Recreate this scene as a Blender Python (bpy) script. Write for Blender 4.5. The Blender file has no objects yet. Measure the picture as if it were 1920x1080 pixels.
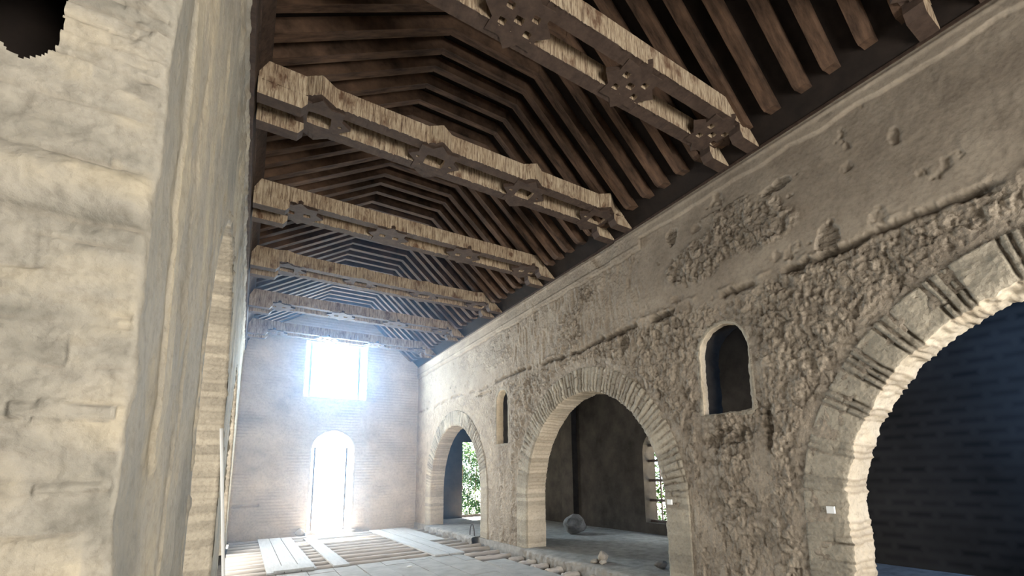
import bpy, bmesh, math, random
import numpy as np
from mathutils import Vector, Matrix
random.seed(7)
C = bpy.context.scene.collection
SC = bpy.context.scene
# ------------------------------------------------------------------ camera
CAM_Z = 1.53
F, CX, CY, YAW, PITCH, ROLL = 869.09, 1042.47, 750.2, 0.592513, 0.157276, -0.023379
cam = bpy.data.cameras.new('camera'); cam_o = bpy.data.objects.new('camera', cam); C.objects.link(cam_o)
fw = Vector((math.sin(YAW)*math.cos(PITCH), math.cos(YAW)*math.cos(PITCH), math.sin(PITCH)))
rt = Vector((math.cos(YAW), -math.sin(YAW), 0)); up = rt.cross(fw)
rt2 = math.cos(ROLL)*rt + math.sin(ROLL)*up; up2 = -math.sin(ROLL)*rt + math.cos(ROLL)*up
M = Matrix((rt2, up2, -fw)).transposed().to_4x4(); M.translation = (0, 0, CAM_Z)
cam_o.matrix_world = M
cam.sensor_width = 36; cam.lens = F/1920*36
cam.shift_x = (960-CX)/1920; cam.shift_y = (CY-540)/1920
cam.clip_start = .02; cam.clip_end = 200
SC.camera = cam_o
# ------------------------------------------------------------------ world, sun, exposure
SC.view_settings.view_transform = 'Standard'; SC.view_settings.look = 'None'
SC.view_settings.gamma = 1; SC.view_settings.use_curve_mapping = False
SC.view_settings.exposure = 0.6
SC.cycles.use_denoising = True
SC.cycles.max_bounces = 8; SC.cycles.diffuse_bounces = 5
W = bpy.data.worlds.new('sky'); SC.world = W; W.use_nodes = True
bg = W.node_tree.nodes['Background']; bg.inputs[0].default_value = (.80, .90, 1, 1); bg.inputs[1].default_value = 5.0
sun = bpy.data.lights.new('sun', 'SUN'); sun.energy = 120; sun.angle = .01; sun.color = (1, .95, .86)
sun_o = bpy.data.objects.new('sun', sun); C.objects.link(sun_o)
sun_o.rotation_euler = Vector((0.03, .423, .906)).to_track_quat('Z', 'Y').to_euler()
def area(name, loc, aim, sx, sy, e, col):
    l = bpy.data.lights.new(name, 'AREA'); l.shape = 'RECTANGLE'; l.size = sx; l.size_y = sy; l.energy = e; l.color = col
    o = bpy.data.objects.new(name, l); C.objects.link(o); o.location = loc
    o.rotation_euler = (Vector(loc)-Vector(aim)).to_track_quat('Z', 'Y').to_euler(); return o
area('daylight_rear_opening', (2.7, -4.9, 1.25), (2.2, 6, 1.3), 3.6, 2.3, 470, (1, .93, .82))
area('daylight_left_arch', (-1.15, 4.77, 1.7), (4, 5.2, 1.6), 2.9, 3.2, 60, (1, .95, .87))
area('added_fill_left_far', (-1.15, 10.6, 1.7), (4, 10.6, 1.4), 2.9, 3.2, 130, (1, .96, .9))  # added fill lamp, brightens the far floor and walls
area('daylight_far_window', (2.18, 15.42, 4.78), (2.3, 6, 2.2), 1.7, 1.7, 520, (.55, .78, 1))
area('daylight_far_door', (2.18, 15.42, 1.5), (2.3, 6, 1.0), 1.1, 2.4, 160, (.85, .93, 1))
area('added_blue_glow_aisle', (6.8, -.35, 2.8), (7.9, 1.3, 2.3), .6, 1.4, 60, (.25, .5, 1))  # added lamp out of view, gives the aisle wall a blue flare-like glow

# ------------------------------------------------------------------ numpy noise
def hsh(x, y, s=0):
    h = (x.astype(np.int64)*374761393 + y.astype(np.int64)*668265263 + s*1442695041) & 0xffffffff
    h = ((h ^ (h >> 13))*1274126177) & 0xffffffff
    h = (h ^ (h >> 16)) & 0xffffffff
    h = (h*2246822519) & 0xffffffff
    return ((h ^ (h >> 15)) & 0xffffff)/float(0x1000000)
def vn(x, y, s=0):
    xi = np.floor(x); yi = np.floor(y); fx = x-xi; fy = y-yi
    fx = fx*fx*(3-2*fx); fy = fy*fy*(3-2*fy)
    a = hsh(xi, yi, s); b = hsh(xi+1, yi, s); c = hsh(xi, yi+1, s); d = hsh(xi+1, yi+1, s)
    return (a*(1-fx)+b*fx)*(1-fy)+(c*(1-fx)+d*fx)*fy
def fbm(x, y, s=0, o=4, g=.5):
    t = 0; a = 1; n = 0
    for k in range(o):
        t = t+a*vn(x*2**k+17.3*k, y*2**k-9.1*k, s+k); n += a; a *= g
    return t/n
def ridge(x, y, s=0, o=4):
    t = 0; a = 1; n = 0
    for k in range(o):
        t = t+a*(1-np.abs(2*vn(x*2**k+5.3*k, y*2**k+3.1*k, s+k)-1)); n += a; a *= .55
    return t/n
def worley(x, y, s=0):
    xi = np.floor(x); yi = np.floor(y)
    f1 = np.full(x.shape, 9.); f2 = np.full(x.shape, 9.); cid = np.zeros(x.shape)
    for i in (-1, 0, 1):
        for j in (-1, 0, 1):
            cx = xi+i; cy = yi+j
            px = cx+hsh(cx, cy, s); py = cy+hsh(cx, cy, s+1)
            d = np.hypot(px-x, py-y)
            n = d < f1
            f2 = np.where(n, f1, np.minimum(f2, d)); cid = np.where(n, hsh(cx, cy, s+2), cid); f1 = np.where(n, d, f1)
    return f1, f2, cid
def sstep(a, b, x):
    t = np.clip((x-a)/(b-a), 0, 1); return t*t*(3-2*t)

# ------------------------------------------------------------------ materials
def new_mat(name):
    m = bpy.data.materials.new(name); m.use_nodes = True; nt = m.node_tree; nt.nodes.clear()
    out = nt.nodes.new('ShaderNodeOutputMaterial'); b = nt.nodes.new('ShaderNodeBsdfPrincipled')
    nt.links.new(b.outputs[0], out.inputs[0]); b.inputs['Roughness'].default_value = .9
    b.inputs['Specular IOR Level'].default_value = .2
    return m, nt, b
def N(nt, t, **k):
    n = nt.nodes.new(t)
    for a, v in k.items():
        if a in n.inputs.keys(): n.inputs[a].default_value = v
        else: setattr(n, a, v)
    return n
def coords(nt, scale=(1, 1, 1), obj=False):
    g = N(nt, 'ShaderNodeNewGeometry') if not obj else N(nt, 'ShaderNodeTexCoord')
    mp = N(nt, 'ShaderNodeMapping'); mp.inputs['Scale'].default_value = scale
    nt.links.new(g.outputs['Position' if not obj else 'Object'], mp.inputs[0]); return mp.outputs[0]
def ramp(nt, src, stops):
    r = N(nt, 'ShaderNodeValToRGB'); e = r.color_ramp.elements
    while len(e) < len(stops): e.new(.5)
    for i, (p, c) in enumerate(stops): e[i].position = p; e[i].color = (*c, 1) if len(c) == 3 else c
    nt.links.new(src, r.inputs[0]); return r.outputs[0]
def noise(nt, co, scale, detail=5, rough=.6, dist=0):
    n = N(nt, 'ShaderNodeTexNoise'); n.inputs['Scale'].default_value = scale; n.inputs['Detail'].default_value = detail
    n.inputs['Roughness'].default_value = rough; n.inputs['Distortion'].default_value = dist
    nt.links.new(co, n.inputs['Vector']); return n.outputs['Fac']
def mix(nt, f, a, b, mode='MIX'):
    m = N(nt, 'ShaderNodeMix'); m.data_type = 'RGBA'; m.blend_type = mode
    for s, v in ((0, f), (6, a), (7, b)):
        if isinstance(v, (int, float)): m.inputs[s].default_value = v
        elif isinstance(v, tuple): m.inputs[s].default_value = (*v, 1)
        else: nt.links.new(v, m.inputs[s])
    return m.outputs[2]
def bump(nt, b, h, dist=.01, strength=1, prev=None):
    n = N(nt, 'ShaderNodeBump'); n.inputs['Distance'].default_value = dist; n.inputs['Strength'].default_value = strength
    nt.links.new(h, n.inputs['Height'])
    if prev: nt.links.new(prev, n.inputs['Normal'])
    nt.links.new(n.outputs[0], b.inputs['Normal']); return n.outputs[0]
def masonry(name, c1, c2, c3, cj=(.09, .07, .05), bs=45, bd=.006):
    """three earth tones mixed by noise, 'tone' picks stones, 'joint' the worn mortar and painted recess shade"""
    m, nt, b = new_mat(name); co = coords(nt)
    base = ramp(nt, noise(nt, co, 1.7, 7, .65), [(.36, c1), (.52, c2), (.66, c3)])
    at = N(nt, 'ShaderNodeAttribute', attribute_name='tone')
    col = mix(nt, .5, base, ramp(nt, at.outputs['Fac'], [(0, tuple(.6*x for x in c1)), (.5, c2), (1, tuple(min(1, 1.18*x) for x in c3))]))
    fine = ramp(nt, noise(nt, co, 22, 6, .7), [(.3, (.72, .70, .68)), (.5, (1, 1, 1)), (.72, (1.12, 1.1, 1.06))])
    col = mix(nt, .8, col, fine, 'MULTIPLY')
    aj = N(nt, 'ShaderNodeAttribute', attribute_name='joint')
    col = mix(nt, aj.outputs['Fac'], col, cj)
    nt.links.new(col, b.inputs['Base Color'])
    sm = N(nt, 'ShaderNodeAttribute', attribute_name='smoothness'); iv = N(nt, 'ShaderNodeMath', operation='SUBTRACT'); iv.inputs[0].default_value = 1; nt.links.new(sm.outputs['Fac'], iv.inputs[1])
    def damp(h):
        q = N(nt, 'ShaderNodeMath', operation='MULTIPLY'); nt.links.new(h, q.inputs[0]); nt.links.new(iv.outputs[0], q.inputs[1]); return q.outputs[0]
    n1 = bump(nt, b, damp(noise(nt, co, bs, 6, .7)), bd)
    vo = N(nt, 'ShaderNodeTexVoronoi'); vo.feature = 'F1'; vo.inputs['Scale'].default_value = bs*1.3; nt.links.new(co, vo.inputs['Vector'])
    bump(nt, b, damp(vo.outputs['Distance']), bd*.4, 1, n1)
    return m
M_RUB = masonry('rubble_wall', (.235, .192, .148), (.335, .28, .217), (.43, .365, .285), bd=.03, bs=17)
M_LEFT = masonry('left_plaster', (.23, .215, .18), (.32, .29, .24), (.42, .355, .25), cj=(.22, .19, .15), bd=.004)
M_FAR = masonry('far_wall', (.42, .365, .30), (.54, .47, .385), (.63, .55, .45), cj=(.3, .25, .2))
M_ARCH = masonry('arch_masonry', (.255, .225, .18), (.34, .30, .235), (.44, .385, .30), bd=.015, bs=22)
M_REV = masonry('arch_reveal', (.46, .38, .28), (.56, .47, .35), (.66, .57, .44), cj=(.25, .19, .13), bd=.004)
M_STONE = masonry('loose_stone', (.34, .30, .25), (.5, .44, .36), (.6, .54, .45))
def simple(name, c, rough=.9, ns=0, amp=.4, bd=.004, metal=0, scale=(1, 1, 1), obj=False):
    m, nt, b = new_mat(name); b.inputs['Roughness'].default_value = rough; b.inputs['Metallic'].default_value = metal
    b.inputs['Base Color'].default_value = (*c, 1)
    if ns:
        co = coords(nt, scale, obj); n = noise(nt, co, ns, 6, .65)
        col = ramp(nt, n, [(.3, tuple(x*(1-amp) for x in c)), (.5, c), (.72, tuple(x*(1+amp) for x in c))])
        nt.links.new(col, b.inputs['Base Color']); bump(nt, b, n, bd)
    return m
M_AISLE = None
def aisle_mat():
    m, nt, b = new_mat('aisle_brick'); co = coords(nt)
    sx = N(nt, 'ShaderNodeSeparateXYZ'); nt.links.new(co, sx.inputs[0])
    cb = N(nt, 'ShaderNodeCombineXYZ'); nt.links.new(sx.outputs[1], cb.inputs[0]); nt.links.new(sx.outputs[2], cb.inputs[1])
    br = N(nt, 'ShaderNodeTexBrick'); nt.links.new(cb.outputs[0], br.inputs['Vector'])
    br.inputs['Scale'].default_value = 1; br.inputs['Brick Width'].default_value = .36; br.inputs['Row Height'].default_value = .155
    br.inputs['Mortar Size'].default_value = .085; br.inputs['Mortar Smooth'].default_value = .9; br.offset = .5
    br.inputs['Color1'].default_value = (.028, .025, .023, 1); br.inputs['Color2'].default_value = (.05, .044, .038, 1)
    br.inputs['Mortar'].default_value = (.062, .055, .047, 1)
    dirt = ramp(nt, noise(nt, co, .9, 6), [(.3, (.5, .48, .45)), (.7, (1, 1, 1))])
    nt.links.new(mix(nt, 1.0, br.outputs[0], dirt, 'MULTIPLY'), b.inputs['Base Color'])
    return m
M_AISLE = aisle_mat()
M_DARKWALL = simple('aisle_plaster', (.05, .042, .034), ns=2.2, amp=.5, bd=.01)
M_EARTH = simple('earth_floor', (.07, .062, .055), ns=9, amp=.45, bd=.03)
M_SLAB = simple('paving_slab', (.42, .41, .39), ns=4, amp=.18, bd=.004)
M_LOG = simple('log_bark', (.56, .51, .46), ns=7, amp=.25, bd=.008, scale=(.25, 3, 3))
M_BOARD = simple('floor_board_wood', (.47, .47, .46), ns=7, amp=.14, bd=.003, scale=(3, .3, 3))
M_SILL = simple('threshold_concrete', (.30, .285, .26), ns=6, amp=.3, bd=.02)
M_WOOD = simple('dark_roof_wood', (.05, .032, .023), ns=5, amp=.55, bd=.006, scale=(.6, 3, 3), rough=.75)
M_RAFT = simple('rafter_wood', (.072, .042, .026), ns=3, amp=.75, bd=.006, scale=(1, 5, 1), rough=.85)
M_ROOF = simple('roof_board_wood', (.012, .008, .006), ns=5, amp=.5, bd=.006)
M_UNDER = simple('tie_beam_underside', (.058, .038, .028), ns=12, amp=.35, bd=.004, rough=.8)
def frayed():
    m, nt, b = new_mat('frayed_beam_face'); co = coords(nt, (1, 1, .09))
    n = noise(nt, co, 55, 5, .7, .3); big = noise(nt, coords(nt, (1, 1, 1)), 3, 4)
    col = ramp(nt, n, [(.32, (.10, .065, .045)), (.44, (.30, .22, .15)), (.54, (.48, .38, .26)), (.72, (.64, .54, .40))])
    mud = N(nt, 'ShaderNodeMath', operation='ADD'); nt.links.new(noise(nt, coords(nt, (1, 1, .6)), 5, 4), mud.inputs[0]); m2 = N(nt, 'ShaderNodeMath', operation='MULTIPLY'); m2.inputs[1].default_value = .5; nt.links.new(n, m2.inputs[0]); nt.links.new(m2.outputs[0], mud.inputs[1])
    col = mix(nt, ramp(nt, mud.outputs[0], [(.84, (0, 0, 0)), (.93, (1, 1, 1))]), col, (.16, .095, .06))
    col = mix(nt, .4, col, ramp(nt, big, [(.35, (.6, .5, .42)), (.6, (1, 1, 1))]), 'MULTIPLY')
    nt.links.new(col, b.inputs['Base Color']); bump(nt, b, n, .02); return m
M_FRAY = frayed()
M_IRON = simple('rusty_iron', (.09, .07, .06), .6, ns=30, amp=.4, bd=.002)
M_ROD = simple('grey_metal_rod', (.55, .55, .54), .5)
M_PAPER = simple('white_card', (.8, .8, .78))
M_RUINSTONE = simple('dark_rock', (.2, .185, .165), ns=6, amp=.4, bd=.02)
def leafmat():
    m, nt, b = new_mat('leaf'); oi = coords(nt); n = noise(nt, oi, 9, 2)
    c = ramp(nt, n, [(.3, (.008, .028, .004)), (.5, (.025, .075, .011)), (.7, (.09, .16, .03))])
    nt.links.new(c, b.inputs['Base Color']); b.inputs['Roughness'].default_value = .5
    tr = N(nt, 'ShaderNodeBsdfTranslucent'); nt.links.new(c, tr.inputs[0]); ms = N(nt, 'ShaderNodeMixShader'); ms.inputs[0].default_value = .45
    out = [x for x in nt.nodes if x.type == 'OUTPUT_MATERIAL'][0]
    nt.links.new(b.outputs[0], ms.inputs[1]); nt.links.new(tr.outputs[0], ms.inputs[2]); nt.links.new(ms.outputs[0], out.inputs[0]); return m
M_LEAF = leafmat()
M_STEM = simple('vine_stem', (.12, .09, .05))
M_GROUND = simple('outside_ground', (.5, .47, .4), ns=2)

# ------------------------------------------------------------------ object helpers
def wloc(p):
    v = Vector((0, 0, 0))
    while p: v = v+p.location; p = p.parent
    return v
def thing(name, label, cat, loc, group=None):
    o = bpy.data.objects.new(name, None); C.objects.link(o); o.location = loc; o.empty_display_size = .1
    o['label'] = label; o['category'] = cat
    if group: o['group'] = group
    return o
def tag(o, label, cat, group=None, kind=None):
    o['label'] = label; o['category'] = cat
    if group: o['group'] = group
    if kind: o['kind'] = kind
    return o
def link(me, name, mats, parent=None, loc=None, kind=None):
    """vertices arrive in world space; the origin goes to loc (its base) and the mesh is shifted back"""
    for m in (mats if isinstance(mats, (list, tuple)) else [mats]): me.materials.append(m)
    o = bpy.data.objects.new(name, me); C.objects.link(o)
    n = len(me.vertices); co = np.empty(n*3, np.float32); me.vertices.foreach_get('co', co); co = co.reshape(-1, 3)
    if loc is None: loc = ((co[:, 0].min()+co[:, 0].max())/2, (co[:, 1].min()+co[:, 1].max())/2, co[:, 2].min())
    co -= np.array(loc, np.float32); me.vertices.foreach_set('co', co.ravel()); me.update()
    o.location = Vector([float(x) for x in loc])-(wloc(parent) if parent else Vector((0, 0, 0)))
    if parent: o.parent = parent
    if kind: o['kind'] = kind
    return o
def bm_obj(bm, name, mats, parent=None, kind=None, smooth=False, bevel=0):
    if bevel:
        bmesh.ops.bevel(bm, geom=[e for e in bm.edges if e.is_manifold and e.calc_face_angle(0) > .6], offset=bevel, segments=1, affect='EDGES')
    bmesh.ops.recalc_face_normals(bm, faces=bm.faces)
    me = bpy.data.meshes.new(name); bm.to_mesh(me); bm.free()
    if smooth: me.polygons.foreach_set('use_smooth', [True]*len(me.polygons))
    return link(me, name, mats, parent, kind=kind)
def box(bm, x0, x1, y0, y1, z0, z1, mi=0):
    v = [bm.verts.new((x, y, z)) for x in (x0, x1) for y in (y0, y1) for z in (z0, z1)]
    for f in ((0, 1, 3, 2), (4, 6, 7, 5), (0, 4, 5, 1), (2, 3, 7, 6), (0, 2, 6, 4), (1, 5, 7, 3)):
        bm.faces.new([v[i] for i in f]).material_index = mi
def prism(bm, pts, f, mi=0):
    """pts: 2D polygon, f(u, v, k) -> 3D for k = 0, 1"""
    a = [bm.verts.new(f(u, v, 0)) for u, v in pts]; b = [bm.verts.new(f(u, v, 1)) for u, v in pts]
    bm.faces.new(a); bm.faces.new(b[::-1]); n = len(pts); out = []
    for i in range(n): out.append(bm.faces.new((a[i], b[i], b[(i+1) % n], a[(i+1) % n])))
    for q in out: q.material_index = mi
    return out
def tube(bm, pts, rad, seg=8, cap=True):
    pts = [Vector(p) for p in pts]; rings = []
    for i, p in enumerate(pts):
        d = (pts[min(i+1, len(pts)-1)]-pts[max(i-1, 0)]).normalized()
        a = d.orthogonal().normalized() if abs(d.z) > .9 or not rings else d.cross(Vector((0, 0, 1))).normalized()
        if abs(d.z) < .9: a = d.cross(Vector((0, 0, 1))).normalized()
        b = d.cross(a); r = rad[i] if isinstance(rad, (list, tuple)) else rad
        rings.append([bm.verts.new(p+(a*math.cos(t)+b*math.sin(t))*r) for t in [2*math.pi*k/seg for k in range(seg)]])
    for r0, r1 in zip(rings, rings[1:]):
        for k in range(seg): bm.faces.new((r0[k], r0[(k+1) % seg], r1[(k+1) % seg], r1[k]))
    if cap: bm.faces.new(rings[0][::-1]); bm.faces.new(rings[-1])
def grid_obj(name, P, keep, mats, attrs=None, parent=None, kind=None, mat_idx=None):
    """P: (n, m, 3) array of points; keep: (n-1, m-1) bool of faces"""
    n, m = P.shape[:2]; idx = np.arange(n*m).reshape(n, m)
    q = np.stack([idx[:-1, :-1], idx[1:, :-1], idx[1:, 1:], idx[:-1, 1:]], -1)[keep]
    used = np.unique(q); remap = np.full(n*m, -1); remap[used] = np.arange(len(used)); q = remap[q]
    me = bpy.data.meshes.new(name); me.vertices.add(len(used)); me.vertices.foreach_set('co', P.reshape(-1, 3)[used].astype(np.float32).ravel())
    k = len(q); me.loops.add(4*k); me.loops.foreach_set('vertex_index', q.ravel().astype(np.int32))
    me.polygons.add(k); me.polygons.foreach_set('loop_start', np.arange(0, 4*k, 4, dtype=np.int32))
    me.polygons.foreach_set('use_smooth', np.ones(k, bool))
    if mat_idx is not None: me.polygons.foreach_set('material_index', mat_idx[keep].astype(np.int32))
    me.update(calc_edges=True)
    for an, av in (attrs or {}).items():
        a = me.attributes.new(an, 'FLOAT', 'POINT'); a.data.foreach_set('value', av.reshape(-1)[used].astype(np.float32))
    return link(me, name, mats, parent, kind=kind)
def steps(*segs):
    out = []
    for a, b, s in segs: out += list(np.arange(a, b, s))
    return np.array(out+[segs[-1][1]])

# ------------------------------------------------------------------ openings: (centre, half width, spring z, bottom z)
XR, XB, XL, YF, TOP = 4.67, 5.08, -.22, 15.12, 5.12
ARCHES = [(11.95, 1.76, 1.12, .12), (6.2, 1.8, 1.08, .12), (.35, 1.80, 1.08, .12)]
def in_arch(u, z, o, grow=0):
    c, r, s, b = o
    return ((np.abs(u-c) < r+grow) & (z < s)) | (np.hypot(u-c, z-s) < r+grow)
def arch_path(o, ds=.02, closed=False):
    c, r, s, b = o; pts = []
    for z in np.arange(b, s, ds): pts.append((c+r, z, 1, 0))
    n = max(int(math.pi*r/ds), 12)
    for k in range(n+1):
        a = math.pi*k/n; pts.append((c+r*math.cos(a), s+r*math.sin(a), math.cos(a), math.sin(a)))
    for z in np.arange(s, b, -ds)[1:]: pts.append((c-r, z, -1, 0))
    if closed:
        for u in np.arange(c-r, c+r, ds): pts.append((u, b, 0, -1))
        pts.append((c+r, b, 0, -1)); pts.append(pts[0])
    return np.array(pts)
def lining(name, path, ring, depth, mp, mats, style, seed, parent=None, kind=None, jag=.012, proud=.02, js=1):
    """masonry ring on the wall face and reveal through the wall; path rows are u, z, outward normal"""
    s = np.concatenate([[0], np.cumsum(np.hypot(np.diff(path[:, 0]), np.diff(path[:, 1])))])
    t = np.concatenate([np.linspace(ring, 0, max(int(ring/.015), 4)), -np.linspace(0, depth, max(int(depth/.03), 5))[1:]])
    S, T = np.meshgrid(s, t, indexing='ij'); U = path[:, 0][:, None]+0*T; Z = path[:, 1][:, None]+0*T
    nu = path[:, 2][:, None]; nz = path[:, 3][:, None]; tot = s[-1]
    if style == 'plain': joint = np.zeros_like(S); cell = fbm(S*3, T*3, seed)
    else:
        edges = [0.]; ids = []; rr = random.Random(seed)
        while edges[-1] < tot:
            a = edges[-1]
            if style == 'mixed':
                w = [.055, .055, .055] if rr.random() < .3 else [.06, .055]
                for q in w: edges.append(edges[-1]+q*rr.uniform(.9, 1.2)); ids.append(rr.uniform(.1, .5))
                edges.append(edges[-1]+rr.uniform(.16, .30)); ids.append(rr.uniform(.5, 1)+1)
            else: edges.append(a+rr.uniform(.06, .10)); ids.append(rr.uniform(.1, .9))
        E = np.array(edges); I = np.array(ids+[.5]); wob = (fbm(S*2, T*5, seed+3)-.5)*.03
        k = np.clip(np.searchsorted(E, S+wob)-1, 0, len(I)-1); d = np.minimum(np.abs(S+wob-E[k]), np.abs(E[np.minimum(k+1, len(E)-1)]-S-wob))
        cell = I[k]; joint = 1-sstep(.004, .016, d)
        rad = sstep(.0, .012, np.abs(np.mod(T+cell*.3, .27)-.0))
        joint = np.maximum(joint, (1-rad)*(cell < 1)*(T > 0))
    stone = (cell > 1)*1.; jit = hsh(np.floor(cell*997), np.floor(cell*37), seed)
    wear = fbm(S*9, T*9, seed+5); worn = sstep(.30, .55, fbm(S*1.3, T*1.5, seed+8))
    lowj = sstep(.85, 1.35, Z+.5*(fbm(S*2, T*3, seed+7)-.5)) if style == 'brick' else .35+.65*sstep(.2, .9, Z)
    worn = worn*lowj; joint = joint*lowj*js
    out = proud+(.012*jit+.014*(wear-.5)*2+.01*(fbm(S*35, T*35, seed+6)-.5))*(.5+worn) - joint*.03*worn-stone*.012*(fbm(S*4, T*12, seed+1))
    f = T >= 0
    edge = sstep(0, .05, np.abs(T))
    inn = jag*(fbm(S*14, T*6, seed+9)-.5)*2+.01*(jit-.5)*(lowj if style != 'plain' else 0) - joint*.010
    rev = inn*1.0
    off = np.where(f, T, 0); taper = np.where(T > ring*.93, 1, 0)
    d = np.where(f, -out*edge-(1-edge)*.006, -T-.006); d = np.where(taper > 0, .03, d)
    push = np.where(f, np.where(T < .04, rev*(1-T/.04), 0), rev)+off
    U = U+nu*push; Z = Z+nz*push
    P = mp(U, Z, d)
    n, m = S.shape; keep = np.ones((n-1, m-1), bool); mi = np.zeros((n-1, m-1), int)+(t[1:][None, :] < -.001)*1
    jn = joint*np.where(f, .85*worn, .45)
    return grid_obj(name, P, keep, mats, {'tone': np.clip(np.where(cell > 1, cell-1, cell), 0, 1), 'joint': jn}, parent, kind, mi)
mp_right = lambda u, z, d: np.stack([XR+d, u, z], -1)
mp_left = lambda u, z, d: np.stack([XL-d, u, z], -1)
mp_far = lambda u, z, d: np.stack([u, YF+d, z], -1)

# ------------------------------------------------------------------ right wall
SLIT = (9.07, .27, 3.12, 2.20); WIN = (3.35, .33, 2.93, 2.19)
HOLES = ARCHES+[SLIT, WIN]
def holemask(Y, Z, holes, grow):
    yc = (Y[:-1, :-1]+Y[1:, 1:])/2; zc = (Z[:-1, :-1]+Z[1:, 1:])/2; k = np.ones(yc.shape, bool)
    for o, g in zip(holes, grow): k &= ~(in_arch(yc, zc, o, g) & (zc > o[3]-.25*g*10*0-g*.5*(o[3] > 1)))
    return k
y = steps((-5, .2, .08), (.2, 6.5, .0105), (6.5, 15.14, .022)); z = steps((-.1, 5.14, .0115))
Y, Z = np.meshgrid(y, z, indexing='ij')
far = sstep(8.2, 10.2, Y); warp = (fbm(Y*1.3, Z*1.3, 3)-.5)
zz = Z+warp*.5
rub = 1-sstep(3.45, 3.7, zz)
rub = np.maximum(rub, sstep(.60, .68, fbm(Y*.9, Z*1.1, 31))*(Y > 2.2)*(Z < 4.7)*.9)
stuc = sstep(4.2, 5.0, Y+warp)*(1-rub)*(1-far)
f1, f2, cid = worley(Y*10+1.6*fbm(Y*7, Z*7, 7), Z*10+1.6*fbm(Y*7+9, Z*7, 8), 5)
stones = np.clip((f2-f1)*2.4, 0, 1); low = 1-sstep(.9, 1.9, Z+warp*.8)
rd = ridge(Y*9+fbm(Y*3, Z*3, 77)*1.2, Z*6.5+fbm(Y*3, Z*3, 78), 12, 5)
D = rub*((stones**.7*.008+.052*(rd-.45)+.035*(fbm(Y*2.6, Z*2.6, 15)-.5))*(1-.45*low)+.013*(cid-.5)*2+.030*(ridge(Y*21, Z*15, 93, 3)-.5)*(.5+fbm(Y*2, Z*2, 94)))*(1-.72*far)
D += stuc*(.052*(ridge(Y*9+fbm(Y*3, Z*3, 41), Z*3.2, 21, 4)-.5))
pl = (1-rub)*(1-stuc)
chips = sstep(.70, .80, fbm(Y*5, Z*5, 44, 5))
D += pl*(.010*(fbm(Y*3, Z*3, 23)-.5)+.006*(ridge(Y*12, Z*9, 25)-.5)-.022*chips)
# ragged string course
zc = 3.63+.03*np.sin(Y*1.7)+(fbm(Y*2, Y*0, 50)-.5)*.06+(fbm(Y*11, Z*5, 55)-.5)*.07
grv = np.exp(-((Z-zc)/.035)**2)*sstep(.36, .5, fbm(Y*2.6, Z*.6, 51))*(1-.6*far)
D -= grv*.085*(.3+fbm(Y*10, Z*26, 52)); D += np.exp(-((Z-zc-.06)/.03)**2)*.022*(1-far)*sstep(.5, .62, fbm(Y*4, Z*6, 54))
# broken patches where the wall core shows
core = np.zeros_like(Y)
for (py, pz, ry, rz) in ((2.05, 3.75, .13, .2), (5.05, 3.5, .13, .25), (2.45, 4.6, .2, .07), (7.6, 4.75, .08, .25), (4.0, 4.7, .1, .12), (2.85, 1.95, .06, .22), (3.4, 1.9, .35, .12), (10.0, 3.45, .4, .05)):
    q = np.hypot((Y-py)/ry, (Z-pz)/rz)+(fbm(Y*9, Z*9, 61)-.5)*1.2
    core = np.maximum(core, 1-sstep(.75, 1.05, q))
D -= core*(.045-.03*sstep(.1, .3, np.mod(Z*13+fbm(Y*4, Z*4, 62)*.4, 1))*fbm(Y*11, Z*2, 63))
# cornice band under the roof
zl = np.where(Y > 7.4, 4.74, np.where(Y > 4.6, 4.76+.0*Y, 4.93))+(fbm(Y*3, Y*0+2, 70)-.5)*.07
cor = sstep(0, .018, Z-zl)*(1-sstep(5.13, 5.14, Z)); brk = sstep(.62, .66, fbm(Y*.9+3, Z*.5, 71))*(Y < 8)
D = D*(1-cor*.85)+cor*(.035-.022*brk)+cor*.012*(np.exp(-((Z-4.84)/.02)**2)+np.exp(-((Z-5.07)/.02)**2))
joint_cav_shade = np.clip(.0+.9*grv*.75+cor*.55*(np.exp(-((Z-4.86)/.012)**2)*sstep(.35, .5, fbm(Y*1.2, Z*0, 99)))+.5*np.exp(-((Z-zl+.01)/.014)**2)*(Y > 4)+core*.2+rub*(1-stones)*.5*(1-far)*sstep(.4, .6, fbm(Y*2, Z*2, 81))+rub*(1-far)*.5*sstep(.0, -.03, D), 0, .8)  # stone joints and mouldings, plus shade painted into grooves and recesses
tone = np.clip(.5+.5*(cid-.5)*rub+.25*(fbm(Y*.7, Z*.7, 90)-.5)*2-.20*pl*(Z > 3.6)-.30*sstep(3.7, 4.3, Z)*(1-sstep(3.5, 6, Y))*(1-.5*cor)-.2*cor+.35*cor*(fbm(Y*.8, Z*3, 96) > .56)+.1*core+.25*far, 0, 1)  # upper near plaster: smoke-brown stain plus light falloff painted in
for o in HOLES:   # ease the relief off next to each opening
    dist = np.where(Z < o[2], np.abs(np.abs(Y-o[0])-o[1]), np.abs(np.hypot(Y-o[0], Z-o[2])-o[1])); w = sstep(.0, .10, np.abs(dist-(.42 if o[1] > 1 else .06)))
    D = np.where(dist < .55 if o[1] > 1 else dist < .16, np.clip(D, -.03, .012)*.7+D*.3*w, D)
keep = holemask(Y, Z, HOLES, [.16, .16, .16, .03, .03])
grid_obj('wall_right', np.stack([XR-D, Y, Z], -1), keep, M_RUB, {'tone': tone, 'joint': joint_cav_shade, 'smoothness': np.clip(.85*pl*(1-core)+.3*stuc, 0, .85)}, kind='structure')
y2 = steps((-5, 15.5, .09)); z2 = steps((-.1, 5.2, .09)); Y2, Z2 = np.meshgrid(y2, z2, indexing='ij')
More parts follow.
